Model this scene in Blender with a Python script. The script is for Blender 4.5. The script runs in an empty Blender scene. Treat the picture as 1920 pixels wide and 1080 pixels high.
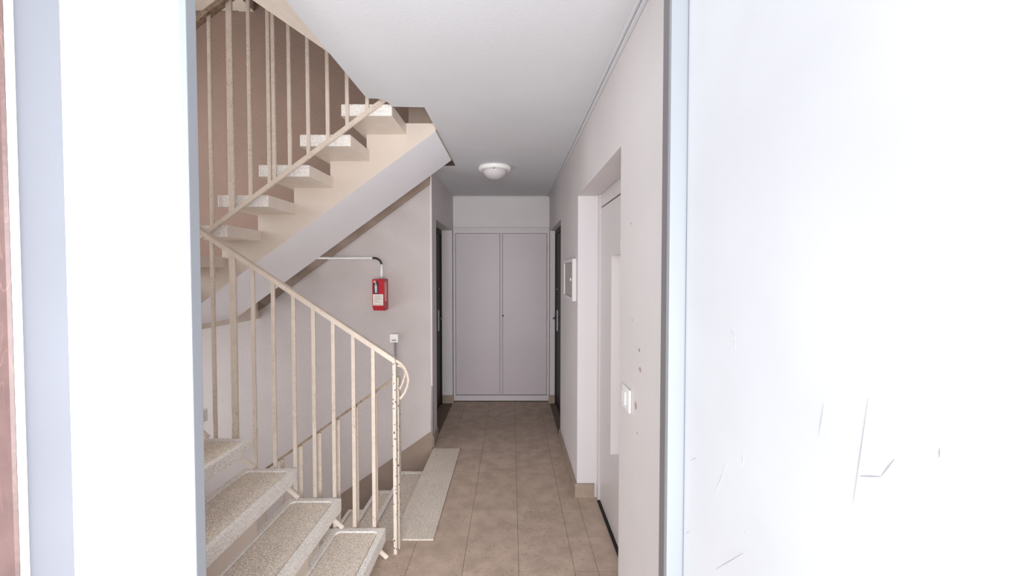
import bpy, bmesh, math, random
from mathutils import Vector, Matrix
random.seed(4)
C = bpy.context.scene.collection
sc = bpy.context.scene

# ------------------------------------------------------------------ camera, light, exposure
F = 800.0
cam_d = bpy.data.cameras.new('camera'); cam = bpy.data.objects.new('camera', cam_d); C.objects.link(cam)
cam_d.sensor_width = 36.0; cam_d.lens = 36.0*F/1920
PITCH = math.radians(1.5)
cam.location = (0, 0, 1.58); cam.rotation_euler = (math.pi/2-PITCH, 0, 0)
cam_d.shift_y = -((540-F*math.tan(PITCH))-510)/1920
cam_d.clip_start = 0.02
sc.camera = cam

w = bpy.data.worlds.new('world'); sc.world = w; w.use_nodes = True
w.node_tree.nodes['Background'].inputs[0].default_value = (0.93, 0.96, 1.0, 1)
w.node_tree.nodes['Background'].inputs[1].default_value = 0.75

def area(name, loc, rot, sx, sy, power, col=(1, 1, 1)):
    d = bpy.data.lights.new(name, 'AREA'); d.shape = 'RECTANGLE'; d.size = sx; d.size_y = sy
    d.energy = power; d.color = col
    o = bpy.data.objects.new(name, d); C.objects.link(o); o.location = loc; o.rotation_euler = rot
    return o
R = math.radians
area('camera_side_fill_light', (0.0, -1.3, 1.15), (R(93), 0, R(2)), 1.9, 1.8, 132, (0.97, 0.98, 1.0))  # added soft fill behind the camera, no window there
area('stairwell_fill_light', (-3.35, 2.3, 2.5), (R(90), 0, R(-90)), 1.8, 1.6, 36, (0.93, 0.97, 1.0))  # added fill that brightens the stairwell and corridor; the wall has no window
area('lower_stairwell_fill_light', (-3.35, 2.3, 0.35), (R(105), 0, R(-90)), 2.2, 1.4, 26, (0.9, 0.95, 1.0))  # unseen added light, aimed up to brighten soffits and lower wall
area('upper_stairwell_fill_light', (-3.35, 2.3, 4.75), (R(75), 0, R(-90)), 1.8, 0.9, 3, (1.0, 0.96, 0.92))  # weak fill added high in the stairwell, not a real window
vs = sc.view_settings
vs.view_transform = 'Standard'; vs.look = 'None'; vs.gamma = 1; vs.exposure = 0.6
try: vs.use_curve_mapping = False
except Exception: pass

sc.cycles.diffuse_bounces = 8; sc.cycles.max_bounces = 12

# ------------------------------------------------------------------ materials
def srgb(r, g, b):
    f = lambda c: (c/255/12.92) if c/255 <= 0.04045 else ((c/255+0.055)/1.055)**2.4
    return (f(r), f(g), f(b), 1)
def mat(name, col, rough=0.6, var=0.0, vscale=3.0, bump=0.0, bscale=60.0, col2=None, metal=0.0, spec=0.5, detail=4.0, rnd=0.0):
    m = bpy.data.materials.new(name); m.use_nodes = True
    nt = m.node_tree; b = nt.nodes['Principled BSDF']
    b.inputs['Roughness'].default_value = rough; b.inputs['Metallic'].default_value = metal
    b.inputs['Specular IOR Level'].default_value = spec
    tc = nt.nodes.new('ShaderNodeTexCoord'); geo = nt.nodes.new('ShaderNodeNewGeometry')
    n = nt.nodes.new('ShaderNodeTexNoise'); n.inputs['Scale'].default_value = vscale; n.inputs['Detail'].default_value = detail
    nt.links.new(geo.outputs['Position'], n.inputs['Vector'])
    rp = nt.nodes.new('ShaderNodeValToRGB'); rp.color_ramp.elements[0].position = 0.35; rp.color_ramp.elements[1].position = 0.65
    c2 = col2 if col2 else tuple(c*(1-var) for c in col[:3])+(1,)
    rp.color_ramp.elements[0].color = c2; rp.color_ramp.elements[1].color = col
    nt.links.new(n.outputs['Fac'], rp.inputs[0])
    out = rp.outputs[0]
    if rnd:
        oi = nt.nodes.new('ShaderNodeObjectInfo'); hs = nt.nodes.new('ShaderNodeHueSaturation')
        mr = nt.nodes.new('ShaderNodeMapRange'); mr.inputs[3].default_value = 1-rnd; mr.inputs[4].default_value = 1+rnd
        nt.links.new(oi.outputs['Random'], mr.inputs[0]); nt.links.new(mr.outputs[0], hs.inputs['Value'])
        nt.links.new(out, hs.inputs['Color']); out = hs.outputs[0]
    nt.links.new(out, b.inputs['Base Color'])
    if bump:
        n2 = nt.nodes.new('ShaderNodeTexNoise'); n2.inputs['Scale'].default_value = bscale; n2.inputs['Detail'].default_value = 3
        nt.links.new(geo.outputs['Position'], n2.inputs['Vector'])
        bp = nt.nodes.new('ShaderNodeBump'); bp.inputs['Strength'].default_value = bump; bp.inputs['Distance'].default_value = 0.004
        nt.links.new(n2.outputs['Fac'], bp.inputs['Height']); nt.links.new(bp.outputs[0], b.inputs['Normal'])
    m['bsdf'] = 1
    return m
def speckle(m, cols, scale, amount, links_pos=True):
    """mix chips (voronoi cells) over the base colour"""
    nt = m.node_tree; b = nt.nodes['Principled BSDF']
    src = b.inputs['Base Color'].links[0].from_socket
    geo = nt.nodes.new('ShaderNodeNewGeometry')
    v = nt.nodes.new('ShaderNodeTexVoronoi'); v.inputs['Scale'].default_value = scale
    nt.links.new(geo.outputs['Position'], v.inputs['Vector'])
    sp = nt.nodes.new('ShaderNodeSeparateColor'); nt.links.new(v.outputs['Color'], sp.inputs[0])
    rp = nt.nodes.new('ShaderNodeValToRGB'); rp.color_ramp.interpolation = 'CONSTANT'
    e = rp.color_ramp.elements
    e[0].position = 0; e[0].color = cols[0]; e[1].position = 1/len(cols); e[1].color = cols[1]
    for i in range(2, len(cols)):
        k = e.new(i/len(cols)); k.color = cols[i]
    nt.links.new(sp.outputs[0], rp.inputs[0])
    th = nt.nodes.new('ShaderNodeMath'); th.operation = 'LESS_THAN'; th.inputs[1].default_value = amount
    nt.links.new(sp.outputs[1], th.inputs[0])
    mx = nt.nodes.new('ShaderNodeMix'); mx.data_type = 'RGBA'
    nt.links.new(th.outputs[0], mx.inputs[0]); nt.links.new(src, mx.inputs[6]); nt.links.new(rp.outputs[0], mx.inputs[7])
    nt.links.new(mx.outputs[2], b.inputs['Base Color'])
    return m
def marks(m, col, scale, lo, hi, stretch=(1, 1, 1), dist=2.0, m0=.42, m1=.6):
    """thin vein or scuff lines where a distorted noise crosses a narrow band"""
    nt = m.node_tree; b = nt.nodes['Principled BSDF']
    src = b.inputs['Base Color'].links[0].from_socket
    geo = nt.nodes.new('ShaderNodeNewGeometry'); mp = nt.nodes.new('ShaderNodeMapping'); mp.inputs['Scale'].default_value = stretch
    nt.links.new(geo.outputs['Position'], mp.inputs[0])
    n = nt.nodes.new('ShaderNodeTexNoise'); n.inputs['Scale'].default_value = scale; n.inputs['Detail'].default_value = 3
    n.inputs['Distortion'].default_value = dist
    nt.links.new(mp.outputs[0], n.inputs['Vector'])
    rp = nt.nodes.new('ShaderNodeValToRGB'); e = rp.color_ramp.elements
    e[0].position = lo; e[0].color = (0, 0, 0, 1); e[1].position = hi; e[1].color = (0, 0, 0, 1)
    k = e.new((lo+hi)/2); k.color = (1, 1, 1, 1)
    nt.links.new(n.outputs['Fac'], rp.inputs[0])
    n2 = nt.nodes.new('ShaderNodeTexNoise'); n2.inputs['Scale'].default_value = 3.0
    nt.links.new(geo.outputs['Position'], n2.inputs['Vector'])
    r2 = nt.nodes.new('ShaderNodeValToRGB'); r2.color_ramp.elements[0].position = m0; r2.color_ramp.elements[1].position = m1
    nt.links.new(n2.outputs['Fac'], r2.inputs[0])
    mu = nt.nodes.new('ShaderNodeMath'); mu.operation = 'MULTIPLY'
    nt.links.new(rp.outputs[0], mu.inputs[0]); nt.links.new(r2.outputs[0], mu.inputs[1])
    mx = nt.nodes.new('ShaderNodeMix'); mx.data_type = 'RGBA'
    nt.links.new(mu.outputs[0], mx.inputs[0]); nt.links.new(src, mx.inputs[6]); mx.inputs[7].default_value = col
    nt.links.new(mx.outputs[2], b.inputs['Base Color'])
    return m

M = {}
M['white_wall'] = mat('corridor_wall_paint', srgb(208, 202, 201), 0.55, 0.05, 2.0, 0.25, 45)
M['ceiling'] = mat('ceiling_paint', srgb(206, 206, 209), 0.8, 0.06, 1.5, 0.15, 60)
M['stair_wall'] = mat('roughcast_wall', srgb(188, 179, 176), 0.85, 0.05, 4.0, 1.0, 70)
M['stair_wall_up'] = mat('shaded_roughcast_wall', srgb(143, 119, 107), 0.85, 0.08, 3.0, 1.0, 70)  # same roughcast, darkened and browned to carry warm shade
M['plinth'] = mat('plinth_paint', srgb(140, 122, 109), 0.6, 0.15, 6.0, 0.2, 40)
M['tan'] = mat('tan_stringer_paint', srgb(206, 192, 180), 0.6, 0.06, 3.0, 0.2, 30)
M['soffit'] = mat('soffit_white_paint', srgb(250, 249, 253), 0.7, 0.03, 3.0, 0.15, 40)
M['cream'] = mat('cream_enamel', srgb(222, 210, 198), 0.4, 0.06, 12.0, 0.1, 60)
M['rail'] = marks(mat('rail_enamel', srgb(208, 194, 181), 0.4, 0.08, 20.0, 0.2, 90), srgb(120, 95, 75), 30, .49, .52)
M['rail_dark'] = marks(mat('handrail_worn_enamel', srgb(160, 138, 118), 0.45, 0.25, 25.0, 0.2, 90), srgb(80, 65, 55), 30, .45, .55)
M['newel'] = speckle(mat('newel_worn_enamel', srgb(202, 191, 178), 0.5, 0.08, 20.0, 0.3, 90), [srgb(110, 90, 75), srgb(70, 55, 48)], 120, 0.05)
M['terrazzo'] = speckle(mat('terrazzo', srgb(232, 227, 222), 0.5, 0.10, 8.0, 0.15, 80), [srgb(242, 239, 235), srgb(196, 189, 184), srgb(214, 208, 202)], 300, 0.5)
M['inlay'] = speckle(mat('gritty_inlay', srgb(226, 214, 200), 0.9, 0.12, 9.0, 0.6, 200), [srgb(244, 237, 228), srgb(180, 168, 155), srgb(208, 196, 182)], 300, 0.55)
M['strip'] = speckle(mat('terrazzo_strip', srgb(214, 203, 190), 0.5, 0.10, 7.0, 0.1, 80), [srgb(228, 219, 208), srgb(172, 160, 147), srgb(198, 186, 172)], 340, 0.5)
M['tile'] = marks(marks(mat('marbled_tile', srgb(188, 168, 153), 0.6, 0.14, 9.0, 0.05, 20, col2=srgb(170, 151, 137), rnd=0.03, spec=0.25), srgb(100, 84, 73), 13, .488, .507, (1, 1, 1), 3.5, .36, .5), srgb(188, 170, 152), 9, .52, .56, (1, 2, 1), 3.0)
M['joint'] = mat('tile_joint', srgb(112, 96, 84), 0.8)
M['cup'] = mat('cupboard_paint', srgb(194, 183, 187), 0.45, 0.04, 2.0, 0.08, 30)
M['cup_frame'] = mat('cupboard_frame_paint', srgb(200, 192, 194), 0.45, 0.04, 2.0)
M['dark'] = mat('dark_door_varnish', srgb(38, 27, 26), 0.5, 0.25, 8.0, spec=0.2)
M['gap'] = mat('dark_gap', srgb(25, 21, 20), 0.9)
M['gap_brown'] = mat('dark_brown_edge', srgb(72, 60, 56), 0.9, 0.2, 20)
M['metal'] = mat('brushed_steel', srgb(190, 190, 192), 0.3, 0.1, 20.0, metal=0.9)
M['lift'] = mat('lift_door_paint', srgb(200, 193, 193), 0.35, 0.03, 1.5)
M['lift_light'] = mat('lift_recess_lit', srgb(216, 210, 210), 0.35, 0.02, 2.0)
M['reveal'] = mat('reveal_white_paint', srgb(208, 203, 204), 0.6, 0.02, 2.0, 0.1, 50)
M['base'] = mat('baseboard_tile', srgb(160, 142, 128), 0.45, 0.2, 9.0)
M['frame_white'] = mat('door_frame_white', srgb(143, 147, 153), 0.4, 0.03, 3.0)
M['frame_grey'] = mat('door_frame_grey', srgb(104, 100, 102), 0.5, 0.05, 3.0)
M['leaf'] = mat('white_door_leaf', srgb(196, 197, 201), 0.6, 0.07, 3.0, 0.03, 30)
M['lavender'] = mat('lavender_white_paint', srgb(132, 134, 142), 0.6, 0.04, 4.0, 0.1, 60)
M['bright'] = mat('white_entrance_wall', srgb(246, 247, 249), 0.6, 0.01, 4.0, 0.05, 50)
M['wood'] = marks(mat('red_brown_wood', srgb(108, 84, 81), 0.45, 0.2, 14.0, 0.2, 60), srgb(138, 108, 102), 20, .48, .53, (1, 1, .2), 2)
M['plastic'] = mat('white_plastic', srgb(236, 235, 233), 0.35)
M['grey_metal'] = mat('grey_painted_metal', srgb(168, 160, 156), 0.45, 0.05, 8.0)
M['red'] = mat('red_housing', srgb(178, 28, 44), 0.35, 0.06, 20.0)
M['label'] = mat('paper_label', srgb(222, 212, 205), 0.6, 0.06, 40.0)
M['ink'] = mat('label_ink', srgb(150, 130, 125), 0.6)
M['pink'] = mat('faded_pink_label', srgb(222, 168, 158), 0.6, 0.15, 60.0)
M['black'] = mat('black_rubber', srgb(30, 28, 28), 0.5)
M['phial'] = mat('blue_white_phial', srgb(196, 208, 216), 0.25, 0.25, 50.0)
M['glass'] = mat('opal_glass', srgb(206, 200, 202), 0.25, 0.03, 5.0)
M['cab_frame'] = mat('hatch_frame_paint', srgb(206, 200, 200), 0.5)
M['switch'] = mat('switch_plastic', srgb(226, 223, 221), 0.35)
M['chip'] = mat('bare_plaster', srgb(172, 146, 138), 0.9, 0.2, 60.0)

# ------------------------------------------------------------------ helpers
def link(name, me, m=None, parent=None, loc=None, kind=None):
    o = bpy.data.objects.new(name, me); C.objects.link(o)
    if m is not None and not me.materials:
        for mm in (m if isinstance(m, (list, tuple)) else [m]): me.materials.append(mm)
    if parent is not None: o.parent = parent
    if loc is not None:
        o.location = Vector(loc) - (world_loc(parent) if parent is not None else Vector((0, 0, 0)))
    elif parent is not None:
        o.location = -world_loc(parent)
    if kind: o['kind'] = kind
    return o
def world_loc(o):
    v = Vector((0, 0, 0))
    while o is not None: v += Vector(o.location); o = o.parent
    return v
def fin(bm, name, smooth=False):
    bmesh.ops.recalc_face_normals(bm, faces=bm.faces)
    me = bpy.data.meshes.new(name); bm.to_mesh(me); bm.free()
    if smooth:
        for p in me.polygons: p.use_smooth = True
    return me
def add_box(bm, x0, x1, y0, y1, z0, z1, bev=0.0, mi=0):
    r = bmesh.ops.create_cube(bm, size=1.0)
    vs_ = r['verts']
    bmesh.ops.scale(bm, vec=(x1-x0, y1-y0, z1-z0), verts=vs_)
    bmesh.ops.translate(bm, vec=((x0+x1)/2, (y0+y1)/2, (z0+z1)/2), verts=vs_)
    fs = {f for v in vs_ for f in v.link_faces}
    for f in fs: f.material_index = mi
    if bev:
        es = list({e for v in vs_ for e in v.link_edges})
        bmesh.ops.bevel(bm, geom=es, offset=bev, segments=2, affect='EDGES', profile=0.5, clamp_overlap=True)
def box_me(name, x0, x1, y0, y1, z0, z1, bev=0.0):
    bm = bmesh.new(); add_box(bm, x0, x1, y0, y1, z0, z1, bev); return fin(bm, name)
def box(name, b, m, parent=None, bev=0.0, kind=None):
    return link(name, box_me(name, *b, bev), m, parent, None, kind)
def add_prism(bm, pts, axis, a0, a1, mi=0, bev=0.0):
    """2-D outline extruded along an axis: axis 'y' takes (x,z) points, 'z' takes (x,y), 'x' takes (y,z)"""
    def P(p, a):
        return {'y': (p[0], a, p[1]), 'z': (p[0], p[1], a), 'x': (a, p[0], p[1])}[axis]
    va = [bm.verts.new(P(p, a0)) for p in pts]; vb = [bm.verts.new(P(p, a1)) for p in pts]
    f1 = bm.faces.new(va); f2 = bm.faces.new(vb[::-1]); fs = [f1, f2]
    n = len(pts)
    for i in range(n): fs.append(bm.faces.new((va[i], vb[i], vb[(i+1) % n], va[(i+1) % n])))
    for f in fs: f.material_index = mi
    bmesh.ops.recalc_face_normals(bm, faces=fs)
    if bev:
        bmesh.ops.bevel(bm, geom=list({e for f in fs for e in f.edges}), offset=bev, segments=2, affect='EDGES', clamp_overlap=True)
    return fs
def add_tube(bm, pts, r, seg=10, caps=True):
    pts = [Vector(p) for p in pts]; rings = []
    up0 = Vector((0, 0, 1))
    for i, p in enumerate(pts):
        d = (pts[min(i+1, len(pts)-1)]-pts[max(i-1, 0)]).normalized()
        up = up0 if abs(d.dot(up0)) < .95 else Vector((0, 1, 0))
        a = d.cross(up).normalized(); b = a.cross(d).normalized()
        rings.append([bm.verts.new(p+(a*math.cos(t)+b*math.sin(t))*r) for t in [2*math.pi*k/seg for k in range(seg)]])
    for i in range(len(rings)-1):
        for k in range(seg):
            bm.faces.new((rings[i][k], rings[i][(k+1) % seg], rings[i+1][(k+1) % seg], rings[i+1][k]))
    if caps:
        bm.faces.new(rings[0][::-1]); bm.faces.new(rings[-1])
def add_lathe(bm, prof, seg=40, c=(0, 0, 0)):
    rings = []
    for (r, z) in prof:
        if r < 1e-5: rings.append([bm.verts.new((c[0], c[1], c[2]+z))])
        else: rings.append([bm.verts.new((c[0]+r*math.cos(2*math.pi*k/seg), c[1]+r*math.sin(2*math.pi*k/seg), c[2]+z)) for k in range(seg)])
    for i in range(len(rings)-1):
        a, b = rings[i], rings[i+1]
        for k in range(seg):
            k2 = (k+1) % seg
            if len(a) == 1 and len(b) > 1: bm.faces.new((a[0], b[k2], b[k]))
            elif len(b) == 1 and len(a) > 1: bm.faces.new((a[k], a[k2], b[0]))
            elif len(a) > 1: bm.faces.new((a[k], a[k2], b[k2], b[k]))
def thing(name, label, cat, loc, group=None):
    o = bpy.data.objects.new(name, None); C.objects.link(o); o.location = loc; o.empty_display_size = .1
    o['label'] = label; o['category'] = cat
    if group: o['group'] = group
    return o
def tag(o, label, cat, group=None):
    o['label'] = label; o['category'] = cat
    if group: o['group'] = group
    return o

# ------------------------------------------------------------------ key dimensions (metres)
XR, XL = 0.455, -0.715          # corridor side walls
YB = 5.2                        # back wall
YS = 3.80                       # stairwell far wall
H = 2.5                         # ceiling
FL = 2.70                       # storey height
XLW = -3.5                      # stairwell left wall
YN = 0.97                       # corridor face of the entrance wall

# ------------------------------------------------------------------ floor with tiles
S = 'structure'
def poly_slab(name, pts, z0, z1, m, kind=S):
    bm = bmesh.new(); add_prism(bm, pts, 'z', z0, z1); return link(name, fin(bm, name), m, None, None, kind)
FX = 0.62
fpts = [(-.74, .0), (.62, .0), (.62, YB+.1), (-.9, YB+.1), (-.9, YS-.0), (-.66, YS-.0), (-.66, 2.46), (-.74, 2.46)]
floor = poly_slab('floor', fpts, -.2, -.004, M['joint'])
def clip_rect(a, b, c, d):
    return a, b, c, d
TS = 0.297; g = .0012
tile_cache = {}
def tile(x0, x1, y0, y1):
    x0, x1, y0, y1 = x0+g, x1-g, y0+g, y1-g
    if x1-x0 < .02 or y1-y0 < .02: return
    key = (round(x1-x0, 3), round(y1-y0, 3))
    if key not in tile_cache:
        bm = bmesh.new(); add_box(bm, -key[0]/2, key[0]/2, -key[1]/2, key[1]/2, -.004, 0)
        tile_cache[key] = fin(bm, 'floor_tile'); tile_cache[key].materials.append(M['tile'])
    o = link('floor_tile', tile_cache[key], None, floor, ((x0+x1)/2, (y0+y1)/2, random.uniform(-.0004, .0)))
xs = [-.856+TS*i for i in range(6)]
ys = [2.508-TS*9+TS*j for j in range(20)]
for x in xs:
    for y in ys:
        a, b, c, d = x, x+TS, y, y+TS
        a = max(a, -.74); b = min(b, .62)
        c = max(c, .0); d = min(d, YB)
        if b <= a or d <= c: continue
        if b > XR and not (d > 1.80 and c < 2.955): b = XR
        if b > XR:                                # tile reaching into the lift recess
            c2, d2 = max(c, 1.80), min(d, 2.955)
            tile(a, XR, c, d); tile(XR, b, c2, d2); continue
        # keep clear of the terrazzo strip and the stair opening
        if d <= 2.47: tile(a, b, c, d)
        elif c >= YS: tile(max(a, XL), b, c, d)
        else:
            if a < -.46:
                if c < 2.47: tile(a, b, c, 2.47)
                if d > YS: tile(max(a, XL), b, YS, d)
                if b > -.46: tile(-.46, b, max(c, 2.47), min(d, YS))
            else: tile(a, b, c, d)
# terrazzo strip at the head of the descending flight
bm = bmesh.new(); add_box(bm, -.705, -.462, 2.472, 3.775, -.065, .006, .003)
tag(link('landing_nosing', fin(bm, 'landing_nosing'), M['strip']), 'pale speckled terrazzo strip lying flush beside the corridor floor tiles at the stair head', 'stair nosing')

# ------------------------------------------------------------------ ceiling (slab with the stair opening), upper slab edge
cpts = [(.62, .90), (.62, YB+.1), (-.9, YB+.1), (-.9, YS+.02), (-.74, YS+.02), (-.74, YS-.075), (-.49, YS-.075), (-.49, 2.41), (-.665, 2.40), (-.675, 2.34), (-.69, 2.305), (-.72, 2.29), (-.77, 2.285), (-.765, .90)]
ceil = poly_slab('ceiling', cpts, H, H+.19, M['ceiling'])
box('trim_1', (-.739, -.489, YS-.085, YS-.0752, H+.0005, H+.19), M['gap_brown'], None, 0, S)  # dark brown sheet over the slab face in the ceiling slot
# brown fascia of the landing edge above the spine
box('trim_2', (-.672, -.492, 2.80, 3.70, 2.54, H+.19), M['plinth'], None, 0, S)

# ------------------------------------------------------------------ walls
def wall(name, b, m): return box(name, b, m, None, 0, S)
# right wall: built round the lift recess and the right doorway
bm = bmesh.new()
x0, x1 = XR, XR+.30
ND, FD, LT = 1.795, 2.955, 2.105       # lift recess near / far / top
DN, DF, DT = 3.985, 5.10, 2.07         # right doorway
add_box(bm, x0, x1, .90, ND, 0, H); add_box(bm, x0, x1, ND, FD, LT, H)
add_box(bm, x0, x1, FD, DN, 0, H); add_box(bm, x0, x1, DN, DF, DT, H); add_box(bm, x0, x1, DF, YB+.1, 0, H)
wr = link('wall_right', fin(bm, 'wall_right'), M['white_wall'], None, None, S)
box('reveal', (XR+.001, .617, FD-.004, FD-.0005, .105, LT-.002), M['reveal'], wr)
# left corridor wall
bm = bmesh.new(); x0, x1 = XL-.12, XL
LDN, LDF, LDT = 4.03, 5.10, 2.075
LW = XL-.135
add_box(bm, XL-.30, XL, YS+.12, LDN, 0, H); add_box(bm, XL-.0018, XL, YS+.0005, YS+.12, 0, H); add_box(bm, XL-.30, XL, LDN, LDF, LDT, H); add_box(bm, XL-.30, XL, LDF, YB+.1, 0, H)
wl = link('wall_left', fin(bm, 'wall_left'), M['white_wall'], None, None, S)
wall('wall_back', (XL-.3, XR+.3, YB, YB+.12, 0, H), M['white_wall'])
# stairwell far wall: one roughcast, warm shade painted in as brown above the flight (boundary behind the band)
def flight_line(x, off): return 2.842+.725*x+off
bm = bmesh.new()
add_prism(bm, [(XLW, -1.6), (XL-.002, -1.6), (XL-.002, 2.42), (-2.38, flight_line(-2.38, .17)), (XLW, flight_line(-2.38, .17))], 'y', YS, YS+.12)
link('wall_stairs', fin(bm, 'wall_stairs'), M['stair_wall'], None, None, S)
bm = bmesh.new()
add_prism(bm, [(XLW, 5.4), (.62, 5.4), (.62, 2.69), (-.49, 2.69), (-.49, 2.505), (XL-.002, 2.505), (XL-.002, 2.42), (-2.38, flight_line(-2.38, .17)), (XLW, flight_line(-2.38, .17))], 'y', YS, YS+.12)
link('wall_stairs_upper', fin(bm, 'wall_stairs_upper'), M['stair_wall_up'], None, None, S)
wall('wall_stairs_left', (XLW-.12, XLW, YN-.1, YS+.12, -1.6, 5.4), M['stair_wall'])
wall('wall_stairs_near', (XLW, -.995, YN-.07, YN, -1.6, 5.4), M['stair_wall'])
wall('ceiling_stairs', (XLW, .62, YN-.1, YS+.12, 5.4, 5.5), M['ceiling'])
wall('wall_upper_corridor', (.62, .74, YN-.1, YS+.12, 2.69, 5.4), M['stair_wall'])
wall('wall_upper_near', (-.995, .62, YN-.07, YN, 2.69, 5.4), M['stair_wall'])
wall('floor_lower_landing', (XLW, -.5, YN, YS, -1.62, -1.366-.15), M['tile'])
# sloping brown band behind the upper flight, and the plinth of the descending one
bm = bmesh.new()
o_ = .029
lo = lambda x: flight_line(x, o_)
pts = [(XL-.014, lo(XL)), (XL-.014, 2.499), (XL-.06, 2.499), (-2.258, lo(-2.258)+.2), (-2.258, lo(-2.258))]
add_prism(bm, pts, 'y', YS-.012, YS)
link('band_stairs', fin(bm, 'band_stairs'), M['plinth'], None, None, S)
bm = bmesh.new()
pt = lambda x: .155+.70*(x-XL)
add_prism(bm, [(XL-.001, .155), (XL-.001, -.25), (-2.6, pt(-2.6)-.42), (-2.6, pt(-2.6))], 'y', YS-.012, YS)
link('baseboard_descending', fin(bm, 'baseboard_descending'), M['plinth'], None, None, S)
# half landings
for i, z in enumerate((1.334, 1.334+FL)):
    box('floor_landing', (XLW, -2.392, YN, YS-.012, z-.172, z), M['cream'], None, 0, S)
    box('trim_%d' % (13+i), (-2.3915, -2.262, 2.44, YS-.0005, z-.172, z-.004), M['cream'], None, 0, S)
# baseboards
def bb(name, b): return box(name, b, M['base'], None, .002, S)
bb('baseboard_right', (XR-.014, XR, FD, DN-.005, 0, .10))
bb('baseboard_lift', (XR-.014, .575, FD-.014, FD-.0045, 0, .10))
bb('baseboard_left', (XL, XL+.014, YS+.003, LDN-.003, 0, .10))
bb('baseboard_right_far', (XR-.014, XR+.06, DF-.012, DF, 0, .10))
bb('baseboard_left_far', (XL-.12, XL+.014, LDF-.012, LDF, 0, .10))
# corner bead and metal corner guard
box('trim_3', (XL-.012, XL+.004, YS-.006, YS+.010, .56, H-.002), M['white_wall'], None, .002, S)
box('trim_4', (XL-.014, XL+.006, YS-.008, YS+.022, .0, .56), M['metal'], None, .003, S)
# thin cornice and cable trunking under the ceiling
box('trim_5', (XR-.016, XR, YN+.02, YB-.012, H-.012, H), M['ceiling'], None, .003, S)
box('trim_6', (XR-.034, XR-.022, YN+.02, YB-.012, H-.007, H), M['ceiling'], None, .002, S)
box('trim_7', (XL, XR, YB-.012, YB, H-.014, H), M['reveal'], None, .003, S)

# ------------------------------------------------------------------ entrance doorway (camera looks through it)
wall('wall_entrance_left', (-.985, -.722, .944, .965, -.0, 3.2), M['bright'])
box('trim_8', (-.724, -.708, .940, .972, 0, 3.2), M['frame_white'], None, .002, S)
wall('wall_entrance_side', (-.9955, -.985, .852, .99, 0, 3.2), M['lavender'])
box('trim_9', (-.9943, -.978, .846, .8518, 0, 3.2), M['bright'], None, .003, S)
bm = bmesh.new()
add_prism(bm, [(-1.35, .845), (-1.002, .845), (-.997, .849), (-.997, .90), (-1.35, .90)], 'z', 0, 3.2)
link('trim_10', fin(bm, 'trim_10'), M['wood'], None, None, S)
# right frame and the white leaf folded back against the right side
box('trim_11', (.340, .352, .9385, .9715, 0, 3.2), M['frame_grey'], None, .0, S)
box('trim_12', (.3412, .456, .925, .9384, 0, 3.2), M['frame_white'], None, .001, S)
d4 = box('door_4', (.3755, .415, .02, .9215, .01, 2.9), M['leaf'], None, .003, S)
# scratches on the leaf: shallow worn lines
def leaf_pt(px, py):
    Y = .3755*F/(px-960); return Y, 1.58-(py-510)*Y/F
bm = bmesh.new()
def scratch(p, q, wd=.0009):
    (y0, z0), (y1, z1) = leaf_pt(*p), leaf_pt(*q)
    d = Vector((y1-y0, z1-z0)).normalized(); nrm = Vector((-d.y, d.x))*wd
    pts = [(y0, z0), ((y0+y1)/2+nrm.x, (z0+z1)/2+nrm.y), (y1, z1), ((y0+y1)/2-nrm.x, (z0+z1)/2-nrm.y)]
    add_prism(bm, pts, 'x', .3750, .3756)
for p, q in [((1372, 617), (1379, 632)), ((1379, 630), (1381, 655)), ((1366, 876), (1346, 932)), ((1399, 853), (1397, 877)), ((1401, 1047), (1350, 1078)),
             ((1634, 750), (1610, 950)), ((1686, 866), (1662, 898)), ((1772, 845), (1772, 862)), ((1300, 867), (1310, 862)), ((1292, 1008), (1298, 1004)), ((1403, 1004), (1406, 1010)),
             ((1550, 760), (1542, 820)), ((1622, 898), (1660, 899))]:
    scratch(p, q, .0007)
bmc = fin(bm, 'scratch'); link('scratch', bmc, mat('scratch_grey', srgb(165, 165, 168), .8), d4)

# ------------------------------------------------------------------ far doors in the corridor walls
def far_door(name, side):
    # side -1 left, +1 right
    if side < 0: xw, rec, n, f, top = XL, .135, LDN, LDF, LDT
    else: xw, rec, n, f, top = XR, .07, DN, DF, DT
    xd = xw+side*rec
    b = lambda a, c: (min(a, c), max(a, c))
    ax0, ax1 = b(xd, xd+side*.04)
    o = box(name, (ax0, ax1, n+.06, f-.045, .005, top-.05), M['dark'], None, .002, S)
    fx0, fx1 = b(xd-side*.012, xd+side*.03)
    bm = bmesh.new()
    add_box(bm, fx0, fx1, n, n+.06, 0, top); add_box(bm, fx0, fx1, f-.045, f-.0, 0, top); add_box(bm, fx0, fx1, n+.06, f-.045, top-.05, top)
    link('door_frame', fin(bm, 'door_frame'), M['dark'], o)
    hy = f-.19
    hx = xd-side*.008
    box('lock_plate', (*b(xd, hx), hy-.022, hy+.022, .90, 1.14), M['metal'], o, .002)
    bm = bmesh.new(); add_tube(bm, [(hx, hy, 1.05), (hx-side*.04, hy, 1.05), (hx-side*.045, hy-.03, 1.05), (hx-side*.045, hy-.12, 1.05)], .008)
    link('door_handle', fin(bm, 'door_handle', True), M['metal'], o)
    bm = bmesh.new(); add_tube(bm, [(xd, hy+.0, 1.38), (xd-side*.012, hy, 1.38)], .013, 14)
    link('lock_cylinder', fin(bm, 'lock_cylinder', True), M['metal'], o)
    return o
far_door('door_1', -1); far_door('door_2', 1)

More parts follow.
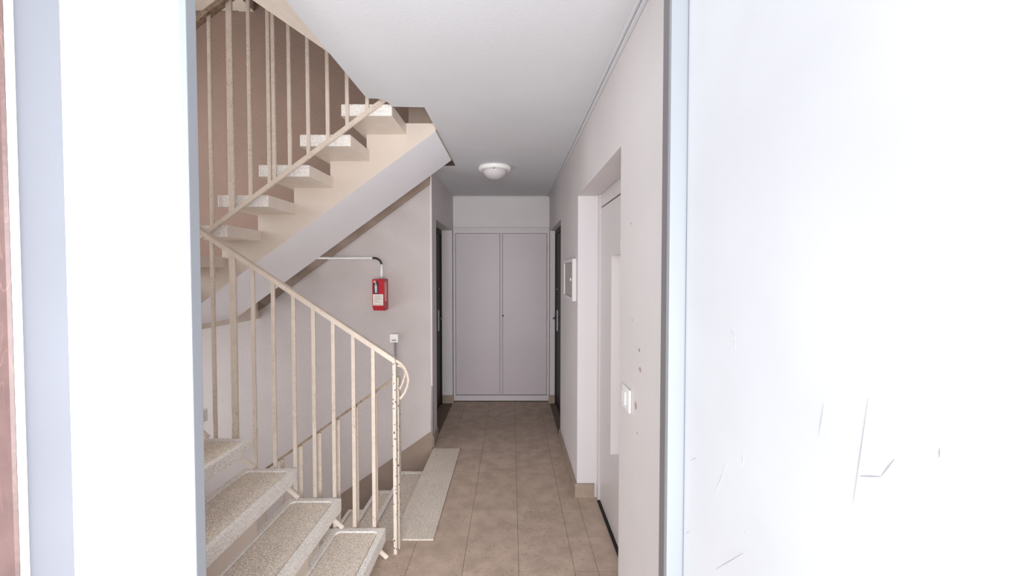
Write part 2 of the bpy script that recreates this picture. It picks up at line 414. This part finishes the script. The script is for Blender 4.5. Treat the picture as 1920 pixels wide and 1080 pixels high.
# ------------------------------------------------------------------ lift landing door in the right recess
xd = .605
bm = bmesh.new()                      # leaf built round a long upright grip recess
ly0, ly1, rz0, rz1, ry0, ry1, xf_ = ND+.055, FD-.052, .455, 1.68, 2.33, 2.60, xd+.05
add_box(bm, xd, xf_, ry1, ly1, .012, 2.01); add_box(bm, xd, xf_, ly0, ry0, .012, 2.01)
add_box(bm, xd, xf_, ry0, ry1, .012, rz0); add_box(bm, xd, xf_, ry0, ry1, rz1, 2.01)
lf = link('door_3', fin(bm, 'door_3'), M['lift'], None, None, S)
bm = bmesh.new()
add_box(bm, xd-.012, xd+.05, FD-.052, FD-.005, 0, LT-.002); add_box(bm, xd-.012, xd+.05, ND+.001, ND+.052, 0, LT-.002)
add_box(bm, xd-.004, xd+.05, ND+.052, FD-.052, 2.018, LT-.002)
link('door_frame', fin(bm, 'door_frame'), M['lift'], lf)
box('door_shadow_gap', (xd+.01, xd+.05, ND+.056, FD-.056, 2.0095, 2.019), M['gap'], lf)
box('threshold', (xd-.018, xd+.01, ND+.004, FD-.056, .0, .010), M['gap'], lf)
bm = bmesh.new()                      # recess lining; light on its sides put into a paler door colour
add_box(bm, xd+.052, xd+.062, ry0-.02, ry1+.02, rz0-.02, rz1+.02)
add_box(bm, xd+.001, xd+.052, ry1-.004, ry1-.0003, rz0, rz1); add_box(bm, xd+.001, xd+.052, ry0+.0003, ry0+.004, rz0, rz1)
add_box(bm, xd+.001, xd+.052, ry0+.004, ry1-.004, rz0+.0003, rz0+.004)
link('grip_recess', fin(bm, 'grip_recess'), M['lift_light'], lf)

# ------------------------------------------------------------------ built-in cupboard on the back wall
YC = YB-.035
cp = thing('cupboard', 'pale grey built-in cupboard with two tall flush doors closing the corridor end', 'cupboard', ((XL+XR)/2, YC, 0))
bm = bmesh.new()
cx0, cx1, ct = XL+.004, XR-.004, 2.108
dl0, dl1, dr0, dr1, dz0, dz1 = -.682, -.147, -.113, .421, .085, 2.045
add_box(bm, cx0, dl0-.004, YC, YB-.001, .01, ct); add_box(bm, dr1+.004, cx1, YC, YB-.001, .01, ct)
add_box(bm, dl0-.004, dr1+.004, YC, YB-.001, dz1+.004, ct)
add_box(bm, dl1+.003, dr0-.003, YC+.012, YB-.001, .08, dz1+.004)
add_box(bm, cx0, cx1, YC-.010, YC, ct-.012, ct+.004)
link('frame', fin(bm, 'frame'), M['cup_frame'], cp)
for a, b in ((dl0, dl1), (dr0, dr1)):
    link('door', box_me('door', a+.002, b-.002, YC-.006, YC+.012, dz0, dz1, .003), M['cup'], cp)
box('astragal', (-.140, -.120, YC-.010, YC+.011, dz0, dz1), M['cup_frame'], cp, .003)
box('plinth', (dl0-.004, dr1+.004, YC-.008, YB-.001, .012, .078), M['cup_frame'], cp, .002)
bm = bmesh.new(); add_tube(bm, [(-.108, YC-.004, 1.05), (-.108, YC-.010, 1.05)], .009, 14)
link('lock_cylinder', fin(bm, 'lock_cylinder', True), M['gap'], cp)
for z in (.35, 1.05, 1.85):
    bm = bmesh.new(); add_tube(bm, [(dr1+.006, YC-.004, z-.035), (dr1+.006, YC-.004, z+.035)], .005, 8)
    link('hinge', fin(bm, 'hinge', True), M['cup_frame'], cp)

# ------------------------------------------------------------------ staircases
TW, TT = .29, .065
def round_rect(x0, x1, y0, y1, r, n=5):
    out = []
    for cx, cy, a0 in ((x1-r, y1-r, 0), (x0+r, y1-r, 90), (x0+r, y0+r, 180), (x1-r, y0+r, 270)):
        for k in range(n+1):
            t = math.radians(a0+90*k/n); out.append((cx+r*math.cos(t), cy+r*math.sin(t)))
    return out
def tread_mesh(length, painted):
    """slab with its right-far-top corner at the origin; a rounded recess in the top holds the inlay"""
    bm = bmesh.new()
    x0, x1, y0, y1 = -TW, 0, -length, 0
    rim = .030; n = 5
    outer = round_rect(x0+.001, x1-.001, y0+.001, y1-.001, .008, n); inner = round_rect(x0+rim, x1-rim, y0+rim, y1-rim, .028, n)
    inner2 = round_rect(x0+rim+.004, x1-rim-.004, y0+rim+.004, y1-rim-.004, .025, n)
    low = round_rect(x0, x1, y0, y1, .009, n)
    R_ = []
    for pts, z in ((low, -TT), (low, -.004), (outer, 0), (inner, 0), (inner2, -.013)):
        R_.append([bm.verts.new((p[0], p[1], z)) for p in pts])
    N = len(outer)
    for i in range(4):
        for k in range(N):
            f = bm.faces.new((R_[i][k], R_[i][(k+1) % N], R_[i+1][(k+1) % N], R_[i+1][k]))
            if i == 0 and painted:
                c = f.calc_center_median()
                if painted == 'back' and c.x > -.012 and c.y < -.002 and c.y > y0+.002: f.material_index = 1
    f = bm.faces.new(R_[0][::-1]); f.material_index = 1
    bm.faces.new(R_[4])
    me = fin(bm, 'tread'); me.materials.append(M['terrazzo']); me.materials.append(M['cream'])
    bi = bmesh.new()
    q = round_rect(x0+rim+.0085, x1-rim-.0085, y0+rim+.0085, y1-rim-.0085, .022, n)
    add_prism(bi, q, 'z', -.0128, -.0065)
    mi = fin(bi, 'inlay'); mi.materials.append(M['inlay'])
    return me, mi
LEN = 1.33
tm_low, im_low = tread_mesh(LEN, None)
LENU = 1.27
tm_up, im_up = tread_mesh(LENU, 'back')

RU, RH = .242, .1668            # lower flight run, rise
def flight_low(z0, label, nt=7):
    Yf = 2.32
    t = thing('staircase', label, 'stairs', (-.7, 1.65, z0))
    for i in range(1, nt+1):
        xf = -.696-RU*(i-1); z = z0+RH*i
        o = link('tread', tm_low, None, t, (xf, Yf, z)); k = link('inlay', im_low, None, o, (xf, Yf, z))
        if i < nt+1:   # small strut from the tread front down to the rim of the tread below
            bm = bmesh.new()
            a = Vector((xf-.075, Yf-.03, z-TT)); b = Vector((xf+.010, Yf-.014, z-RH+.010))
            d = (b-a); n2 = Vector((0, 1, 0)); s = d.cross(n2).normalized()*.011
            for q in (0,):
                vv = []
                for P_ in (a, b):
                    vv += [bm.verts.new(P_+s+n2*.004), bm.verts.new(P_-s+n2*.004), bm.verts.new(P_-s-n2*.004), bm.verts.new(P_+s-n2*.004)]
                bm.faces.new(vv[:4]); bm.faces.new(vv[4:][::-1])
                for j in range(4): bm.faces.new((vv[j], vv[4+j], vv[4+(j+1) % 4], vv[(j+1) % 4]))
            link('bracket', fin(bm, 'bracket'), M['cream'], t)
    # spine beam
    xs0 = -.724 if z0 < 1 else -.775
    pts = [(xs0, z0+.0)]
    for i in range(1, nt+1):
        xf = -.696-RU*(i-1)
        pts.append((min(xf-.028, xs0), z0+RH*i-TT)); pts.append((xf-RU-.028, z0+RH*i-TT))
    pts.append((-2.392, z0+1.334-.155)) if False else None
    pts.append((-2.418, z0+1.334-.156)); pts.append((-2.418, z0+.97)); 
    pts.append((-.79 if z0 > 1 else -.74, z0-.148 if z0 > 1 else z0-.18)); pts.append((xs0, z0-.15 if z0 > 1 else z0-.18))
    bm = bmesh.new(); fs = add_prism(bm, pts, 'y', 1.32, 1.99)
    for f in bm.faces:
        if f.normal.z < -.3: f.material_index = 1
    link('stringer_beam', fin(bm, 'stringer_beam'), [M['tan'], M['soffit'] if z0 < 1 else M['cream']], t)
    return t
flight_low(0, 'flight of speckled terrazzo treads climbing left from the newel post in the foreground')
flight_low(FL, 'flight starting on the floor above, only its beige sloping underside showing at the ceiling edge')

RU2, RH2 = .236, 1.366/8
def flight_up(z0, label, name='staircase'):
    Yn = 2.44
    t = thing(name, label, 'stairs', (-.6, 3.1, z0))
    for k in range(7):
        xr = -.68-RU2*k; z = z0+2.529-RH2*k
        o = link('tread', tm_up, None, t, (xr, Yn+LENU, z)); link('inlay', im_up, None, o, (xr, Yn+LENU, z))
    top = z0+2.536
    pts = [(-.475, top-.03), (-.69+.0, top)] if False else [(-.492, top), (-.70, top)]
    for k in range(7):
        xr = -.68-RU2*k; zu = z0+2.529-RH2*k-TT
        pts.append((xr-.02, zu)); pts.append((max(xr-RU2-.02, -2.27), zu))
    pts += [(-2.27, z0+1.30), (-2.27, z0+2.842-.725*2.27), (-.492, z0+2.842-.725*.492)]
    bm = bmesh.new(); add_prism(bm, pts, 'y', 2.77, 3.485)
    for f in bm.faces:
        if f.normal.z < -.4 and abs(f.normal.x) > .3: f.material_index = 1
    link('stringer_beam', fin(bm, 'stringer_beam'), [M['tan'], M['soffit']], t)
    return t
flight_up(0, 'flight of treads climbing right on a tan beam with white underside, towards the ceiling opening')
flight_up(-FL, 'flight of terrazzo treads going down behind the newel post, beside the speckled floor strip')

# ------------------------------------------------------------------ railings
bal_cache = {}
def baluster_me(h, wd, dp, mname='rail'):
    key = (round(h, 3), wd, dp)
    if key not in bal_cache:
        bal_cache[key] = box_me('baluster', -wd/2, wd/2, -dp/2, dp/2, 0, round(h, 3), .002)
        bal_cache[key].materials.append(M[mname])
    return bal_cache[key]
def sloped_bar(name, x0, z0, x1, z1, y, th, dp, m, parent, bev=.003):
    s = (z1-z0)/(x1-x0); v = th/2*math.sqrt(1+s*s)
    bm = bmesh.new(); add_prism(bm, [(x0, z0-v), (x1, z1-v), (x1, z1+v), (x0, z0+v)], 'y', y-dp/2, y+dp/2, 0, bev)
    return link(name, fin(bm, name), m, parent)
# lower flight railing
Yr = 2.338
r1 = thing('stair_railing', 'cream metal railing sloping down right to the newel post, its rail in full view', 'railing', (-.65, Yr, 0))
zr = lambda x: 1.083+(-.629-x)*.672
sloped_bar('handrail', -2.42, zr(-2.42), -.640, zr(-.640), Yr, .026, .040, M['rail'], r1)
for x, thick in ((-1.86, 0), (-1.75, 0), (-1.64, 0), (-1.529, 1), (-1.421, 0), (-1.311, 0), (-1.20, 0), (-1.092, 0), (-.984, 0), (-.874, 0), (-.765, 0)):
    i = min(j for j in range(1, 9) if x >= -.696-RU*(j-1)-TW)
    zb = RH*i-.045; top = zr(x)-.012
    link('baluster', baluster_me(top-zb, .034 if thick else .020, .012 if not thick else .014), None, r1, (x, Yr, zb))
link('newel_post', box_me('newel_post', -.662, -.643, 2.345, 2.372, 0.0, zr(-.652)-.01, .002), M['newel'], r1)
# descending railing, with its own post and the bent end joining it to the newel
Yd = 2.425
r2 = thing('stair_railing', 'lower railing running down left behind the first, with short cream bars and worn dark handrail', 'railing', (-.65, Yd, 0))
zd = lambda x: .985+(x+.656)*.707
sloped_bar('handrail', -2.2, zd(-2.2), -.66, zd(-.66), Yd, .012, .030, M['rail_dark'], r2)
zb2 = lambda x: 2.551-FL+(x+.714)*.735
sloped_bar('bottom_rail', -2.2, zb2(-2.2), -.69, zb2(-.69), Yd, .026, .012, M['rail'], r2)
for x in (-1.87, -1.76, -1.65, -1.54, -1.43, -1.32, -1.211, -1.104, -.997, -.891, -.781):
    link('baluster', baluster_me(zd(x)-zb2(x)-.01, .020, .010), None, r2, (x, Yd, zb2(x)))
link('newel_post', box_me('newel_post', -.666, -.640, 2.392, 2.436, 0.0, .985, .002), M['newel'], r2)
def bez(p, n=18):
    """smooth Catmull-Rom through points"""
    P = [Vector(q) for q in p]; out = []
    for i in range(len(P)-1):
        a, b, c, d = P[max(i-1, 0)], P[i], P[i+1], P[min(i+2, len(P)-1)]
        for k in range(n//3):
            t = k/(n//3); out.append(.5*((2*b)+(-a+c)*t+(2*a-5*b+4*c-d)*t*t+(-a+3*b-3*c+d)*t**3))
    out.append(P[-1]); return out
bm = bmesh.new()
add_tube(bm, bez([(-.655, 2.34, 1.098), (-.622, 2.355, 1.075), (-.597, 2.38, 1.03), (-.590, 2.41, .965), (-.610, 2.42, .90), (-.640, 2.42, .855)]), .009, 8)
add_tube(bm, bez([(-.640, 2.37, 1.06), (-.613, 2.38, 1.045), (-.603, 2.395, 1.01), (-.620, 2.41, .955), (-.645, 2.42, .905)]), .007, 8)
link('bent_end', fin(bm, 'bent_end', True), M['rail'], r2)
# upper flight railing
r3 = thing('stair_railing', 'tall cream railing of the upper flight, its bars rising behind the ceiling edge', 'railing', (-.7, Yd, 2.5))
zt = lambda x: 3.10+(x+1.6)*.735
zb3 = lambda x: 2.551+(x+.714)*.735
sloped_bar('handrail', -2.3, zt(-2.3), -.66, zt(-.66), Yd, .034, .040, M['rail_dark'], r3)
sloped_bar('bottom_rail', -2.3, zb3(-2.3), -.688, zb3(-.688), Yd, .028, .014, M['rail'], r3)
for x, thick in ((-2.02, 0), (-1.91, 0), (-1.80, 0), (-1.696, 0), (-1.583, 1), (-1.476, 0), (-1.368, 0), (-1.340, 0), (-1.252, 0), (-1.147, 0), (-1.037, 0), (-.927, 0), (-.814, 0)):
    link('baluster', baluster_me(zt(x)-zb3(x)-.01, .034 if thick else .020, .012), None, r3, (x, Yd, zb3(x)))

# ------------------------------------------------------------------ ceiling lamp
lx, ly = -.15, 3.75
cl = thing('ceiling_light', 'round white flush ceiling light with frosted dome, unlit, above the corridor', 'ceiling light', (lx, ly, H))
bm = bmesh.new(); add_lathe(bm, [(.0, 0), (.136, 0), (.144, -.006), (.145, -.022), (.138, -.034), (.124, -.040), (.112, -.040), (.110, -.036), (0, -.036)], 48)
link('base_ring', fin(bm, 'base_ring', True), M['plastic'], cl, (lx, ly, H))
bm = bmesh.new(); add_lathe(bm, [(.106, -.036), (.100, -.060), (.084, -.082), (.058, -.098), (.028, -.106), (0, -.108)], 48)
link('glass_dome', fin(bm, 'glass_dome', True), M['glass'], cl, (lx, ly, H))
bm = bmesh.new(); add_tube(bm, [(lx, ly-.128, H-.034), (lx, ly-.134, H-.048)], .007, 12)
link('clip_screw', fin(bm, 'clip_screw', True), M['metal'], cl)

# ------------------------------------------------------------------ fire alarm box, conduits, junction box
ax0, ax1, ay0, ay1, az0, az1 = -1.203, -1.103, 3.67, YS, 1.245, 1.518
al = thing('alarm_box', 'red wall-mounted fire alarm box with white label on the stair wall', 'fire alarm', ((ax0+ax1)/2, YS, az0))
bm = bmesh.new(); add_prism(bm, [(ay0, az0+.03), (ay0+.03, az0), (ay1-.001, az0), (ay1-.001, az1), (ay0+.006, az1), (ay0, az1-.006)], 'x', ax0, ax1, 0, .003)
link('housing', fin(bm, 'housing'), M['red'], al)
box('recess', (ax0+.012, ax0+.052, ay0-.0015, ay0+.001, 1.392, 1.50), M['black'], al)
bm = bmesh.new(); add_tube(bm, [(ax0+.036, ay0-.006, 1.400), (ax0+.034, ay0-.006, 1.455), (ax0+.033, ay0-.006, 1.470)], .011, 12)
add_tube(bm, [(ax0+.033, ay0-.006, 1.468), (ax0+.032, ay0-.006, 1.492)], .006, 12)
link('phial', fin(bm, 'phial', True), M['phial'], al)
box('corner_sticker', (ax0+.012, ax0+.030, ay0-.0022, ay0-.0016, 1.488, 1.506), M['pink'], al)
lb = box('label', (ax0+.006, ax1-.006, ay0-.002, ay0+.001, 1.292, 1.388), M['label'], al)
bm = bmesh.new()
for k, (a, b) in enumerate(((.02, .08), (.02, .072), (.02, .085), (.02, .06), (.02, .078))):
    add_box(bm, ax0+a-.002, ax0+b-.002, ay0-.0026, ay0-.0019, 1.370-.013*k, 1.3735-.013*k)
add_box(bm, ax0+.01, ax1-.01, ay0-.0026, ay0-.0019, 1.298, 1.3015)
link('print_lines', fin(bm, 'print_lines'), M['ink'], lb)
box('side_sticker', (ax1-.0005, ax1+.0015, ay0+.025, ay0+.075, 1.325, 1.492), M['pink'], al)

def px3(px, py, Y): return ((px-960)*Y/F, Y, 1.58-(py-510)*Y/F)
yc = YS-.016
cd = thing('cable_conduit', 'white cable conduit with black elbow coming down into the red box', 'conduit', (-1.15, yc, 1.52))
hx = -1.155; hz = 1.703
bm = bmesh.new(); add_tube(bm, [(-1.95, yc, hz), (-1.235, yc, hz)], .0105, 12); link('pipe', fin(bm, 'pipe', True), M['plastic'], cd)
bm = bmesh.new(); add_tube(bm, [(hx, yc, hz-.055), (hx, yc, 1.519)], .0105, 12); link('pipe', fin(bm, 'pipe', True), M['plastic'], cd)
bm = bmesh.new(); add_tube(bm, bez([(-1.238, yc, hz), (-1.205, yc, hz-.002), (-1.17, yc, hz-.022), (hx, yc, hz-.058)]), .009, 12); link('elbow', fin(bm, 'elbow', True), M['black'], cd)
jb = thing('junction_box', 'small white square push-button box with grey pipe below it on the stair wall', 'switch', (-1.045, YS, .96))
box('cover', (-1.082, -1.010, YS-.035, YS-.001, .955, 1.03), M['plastic'], jb, .004)
box('button', (-1.066, -1.026, YS-.0385, YS-.035, .968, .982), M['grey_metal'], jb, .001)
bm = bmesh.new(); add_tube(bm, [(-1.040, YS-.016, .955), (-1.040, YS-.016, -.05)], .010, 12); link('pipe', fin(bm, 'pipe', True), M['metal'], jb)

# ------------------------------------------------------------------ meter cabinet, light switch, chips on the right wall
mc = thing('meter_cabinet', 'low rectangular grey hatch in a white frame on the right wall', 'wall cabinet', (XR, 3.29, 1.375))
bm = bmesh.new()
y0, y1, z0, z1 = 3.03, 3.55, 1.372, 1.675
for b in ((y0, y0+.03, z0, z1), (y1-.03, y1, z0, z1), (y0+.03, y1-.03, z0, z0+.025), (y0+.03, y1-.03, z1-.025, z1)):
    add_box(bm, XR-.026, XR-.0005, *b)
link('frame', fin(bm, 'frame'), M['cab_frame'], mc)
box('hatch', (XR-.018, XR-.001, y0+.031, y1-.031, z0+.026, z1-.026), M['grey_metal'], mc, .002)
bm = bmesh.new(); add_tube(bm, [(XR-.018, 3.17, 1.525), (XR-.024, 3.17, 1.525)], .012, 14); link('latch', fin(bm, 'latch', True), M['plastic'], mc)
sw = thing('light_switch', 'white rocker light switch on the right wall beside the lift recess', 'switch', (XR, 1.66, 1.04))
box('plate', (XR-.010, XR-.0005, 1.612, 1.712, 1.040, 1.128), M['switch'], sw, .003)
box('rocker', (XR-.015, XR-.010, 1.655, 1.702, 1.058, 1.110), M['switch'], sw, .002)
def chip(px, py, rx, rz):
    Y = XR*F/(px-960); z = 1.58-(py-510)*Y/F
    bm = bmesh.new(); pts = []
    for k in range(9):
        t = 2*math.pi*k/9; q = random.uniform(.6, 1.1); pts.append((Y+rx*q*math.cos(t), z+rz*q*math.sin(t)))
    add_prism(bm, pts, 'x', XR-.0012, XR+.001); return link('paint_chip', fin(bm, 'paint_chip'), M['chip'], wr)
chip(1200, 657, .010, .010); chip(1202, 694, .016, .012); chip(1194, 762, .014, .016); chip(1186, 600, .004, .004); chip(1197, 815, .004, .005); chip(1183, 420, .004, .004)
